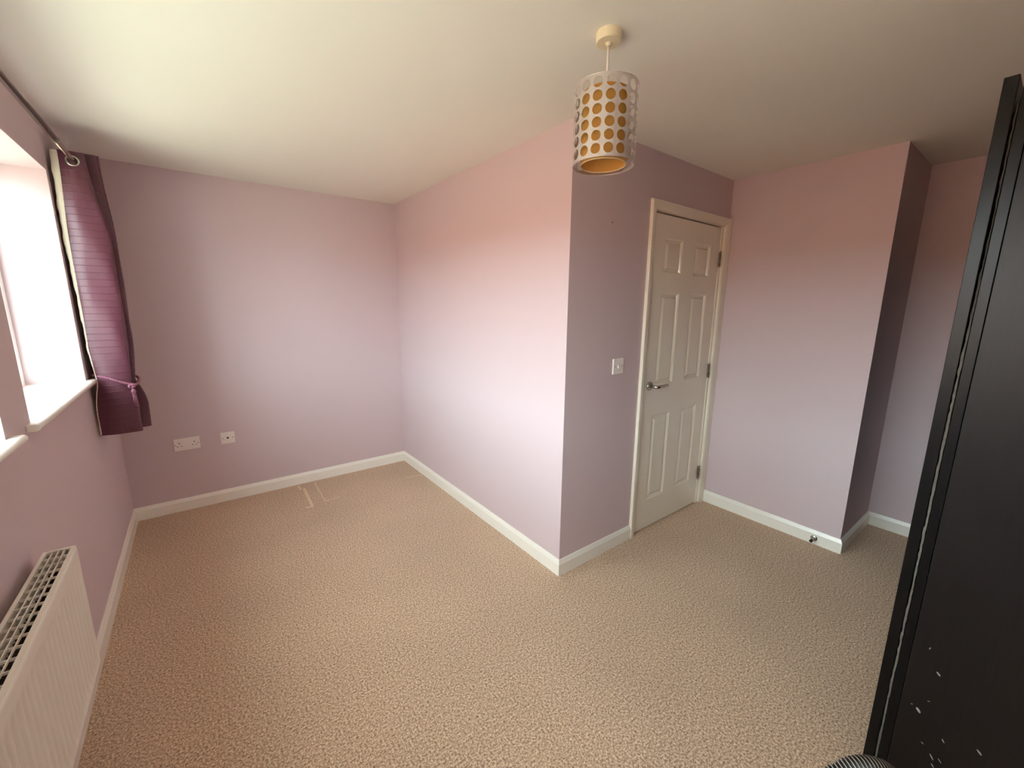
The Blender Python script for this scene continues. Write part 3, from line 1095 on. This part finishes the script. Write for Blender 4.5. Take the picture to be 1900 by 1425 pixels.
lp.append(lathe('inner_shade', [(RI, iz0), (RI, iz1), (RI-0.0012, iz1), (RI-0.0012, iz0)], 'amber', centre=(LX, LY, 0), seg=64, close=True))
pts = [(LX+(RI-0.0005)*math.cos(2*PI*k/64), LY+(RI-0.0005)*math.sin(2*PI*k/64), iz0) for k in range(65)]
lp.append(tube('inner_rim', pts, 0.0013, 'cream_plastic', seg=8, caps=False))
for k in range(3):
    a = 0.5+2*PI*k/3
    lp.append(tube('spider_arm', [(LX+0.018*math.cos(a), LY+0.018*math.sin(a), Z1_-0.084), (LX+0.05*math.cos(a), LY+0.05*math.sin(a), Z1_-0.060), (LX+(RS-0.002)*math.cos(a), LY+(RS-0.002)*math.sin(a), Z1_-0.058)], 0.0013, 'chrome', seg=8))
under(lamp, lp)

# ------------------------------------------------------------------ wardrobe
WX, WYF = 2.0, 0.325
WZT = 1.988
war = empty('wardrobe', (3.0, 0.05, 0))
tag(war, 'tall black-brown wardrobe seen from its scuffed side panel', 'wardrobe')
wp = []
WXR = 3.98
side = box('side_panel', WX, WX+0.018, -0.29, 0.2735, 0.0, WZT, 'wood', bevel=0.0012)
wp.append(side)
wp.append(box('side_panel', WXR-0.018, WXR, -0.29, 0.2735, 0.0, WZT, 'wood', bevel=0.0012))
wp.append(box('front_stile', WX, WX+0.055, 0.2745, 0.2945, 0.0, WZT+0.003, 'woodedge', bevel=0.0015))
wp.append(box('top_panel', WX+0.018, WXR-0.018, -0.29, 0.2735, WZT-0.02, WZT-0.002, 'wood'))
wp.append(box('back_panel', WX+0.018, WXR-0.018, -0.29, -0.285, 0.06, WZT-0.02, 'wood'))
wp.append(box('plinth', WX+0.018, WXR-0.018, 0.25, 0.268, 0.0, 0.06, 'wood'))
xm = (WX+WXR)/2
for (a, b) in ((WX, xm-0.0015), (xm+0.0015, WXR)):
    d_ = box('door', a, b, 0.3025, WYF+0.002, 0.012, WZT, 'woodedge', bevel=0.0015)
    hx = b-0.05 if a == WX else a+0.05
    h_ = tube('handle', [(hx, WYF+0.002, 0.95), (hx, WYF+0.03, 0.95), (hx, WYF+0.03, 1.15), (hx, WYF+0.002, 1.15)], 0.005, 'chrome', seg=10)
    h_.parent = d_
    wp.append(d_)
# ragged strip of dusty felt in the gap between door and carcass
def felt():
    V, Fc = [], []
    n = 150
    for i in range(n+1):
        z = 0.012+(WZT-0.012-0.045)*i/n
        j = lambda s: s*(random.random()-0.5)
        thin = 0.55 if z > 1.55 else 1.0
        xf = WX+0.0022+j(0.002)+0.016*min(1.0, max(0.0, (z-1.30)/0.25))
        ya = 0.2962+0.0020*(1-thin)+j(0.0014)
        yb = 0.3006-0.0022*(1-thin)+j(0.0026)
        V += [(xf, ya, z), (xf, yb, z), (WX+0.03, yb, z), (WX+0.03, ya, z)]
    for i in range(n):
        for k in range(4):
            k2 = (k+1) % 4
            Fc.append((i*4+k, i*4+k2, i*4+4+k2, i*4+4+k))
    Fc.append((0, 3, 2, 1))
    Fc.append((n*4, n*4+1, n*4+2, n*4+3))
    return mesh_obj('dust_seal', V, Fc, 'felt')
wp.append(felt())
CHIP_DATA = [(0.214, 0.476, 0.014, 0.0045, 0.8), (0.235, 0.337, 0.016, 0.0065, 0.9), (0.220, 0.381, 0.006, 0.002, 2.8), (0.250, 0.345, 0.004, 0.003, 0), (0.240, 0.539, 0.008, 0.0025, 1.9),
             (0.178, 0.287, 0.011, 0.003, 1.0), (0.214, 0.244, 0.007, 0.003, 0.6), (0.114, 0.314, 0.014, 0.004, 0.8), (0.191, 0.218, 0.015, 0.003, 1.0), (0.175, 0.221, 0.014, 0.002, 0.9), (0.186, 0.194, 0.012, 0.003, 0.9)]
for (cy, cz, ln, wd, an) in CHIP_DATA:
    V = []
    for k in range(8):
        a = 2*PI*k/8
        u, v = ln/2*math.cos(a)*(0.8+0.4*random.random()), wd/2*math.sin(a)
        V.append((WX-0.0004, cy+u*math.cos(an)-v*math.sin(an), max(0.001, cz+u*math.sin(an)+v*math.cos(an))))
    n = len(V)
    V += [(WX+0.0004, y, z) for (_, y, z) in V]
    Fc = [tuple(range(n)), tuple(range(2*n-1, n-1, -1))]+[(i, (i+1) % n, n+(i+1) % n, n+i) for i in range(n)]
    c_ = mesh_obj('chip', V, Fc, 'chip')
    c_.parent = side
under(war, wp)

# ------------------------------------------------------------------ vacuum hose
hose = empty('vacuum_hose', (1.51, 0.29, 0))
tag(hose, 'grey and black ribbed vacuum hose arching up in front of the wardrobe', 'vacuum hose')
ax = Vector((0.80, -0.60, 0)).normalized()
hc = Vector((1.532, 0.268, 0.0))
ZC, RB = 0.395, 0.083
path = []
step = 0.0064/4
zz = 0.07
while zz < ZC:
    path.append(hc-ax*RB+Vector((0, 0, zz)))
    zz += step
n_arc = int(PI*RB/step)
for k in range(n_arc+1):
    a = PI-PI*k/n_arc
    path.append(hc+ax*(RB*math.cos(a))+Vector((0, 0, ZC+RB*math.sin(a))))
zz = ZC-step
while zz > 0.07:
    path.append(hc+ax*RB+Vector((0, 0, zz)))
    zz -= step
rads = [(0.0235, 0.0235, 0.0195, 0.0195)[i % 4] for i in range(len(path))]
mid_ = [(0, 1, 1, 1)[i % 4] for i in range(len(path)-1)]
hz_ = tube('ribbed_tube', path, rads, ['hosecrest', 'hosevalley'], seg=20, smooth=True, matidx=mid_)
hps = [hz_]
for s_ in (-1, 1):
    c0 = hc+ax*(RB*s_)
    hps.append(lathe('cuff', [(0, 0.0), (0.024, 0.0), (0.026, 0.004), (0.026, 0.078), (0.024, 0.082), (0, 0.082)], 'dark', centre=(c0.x, c0.y, 0), seg=28))
under(hose, hps)
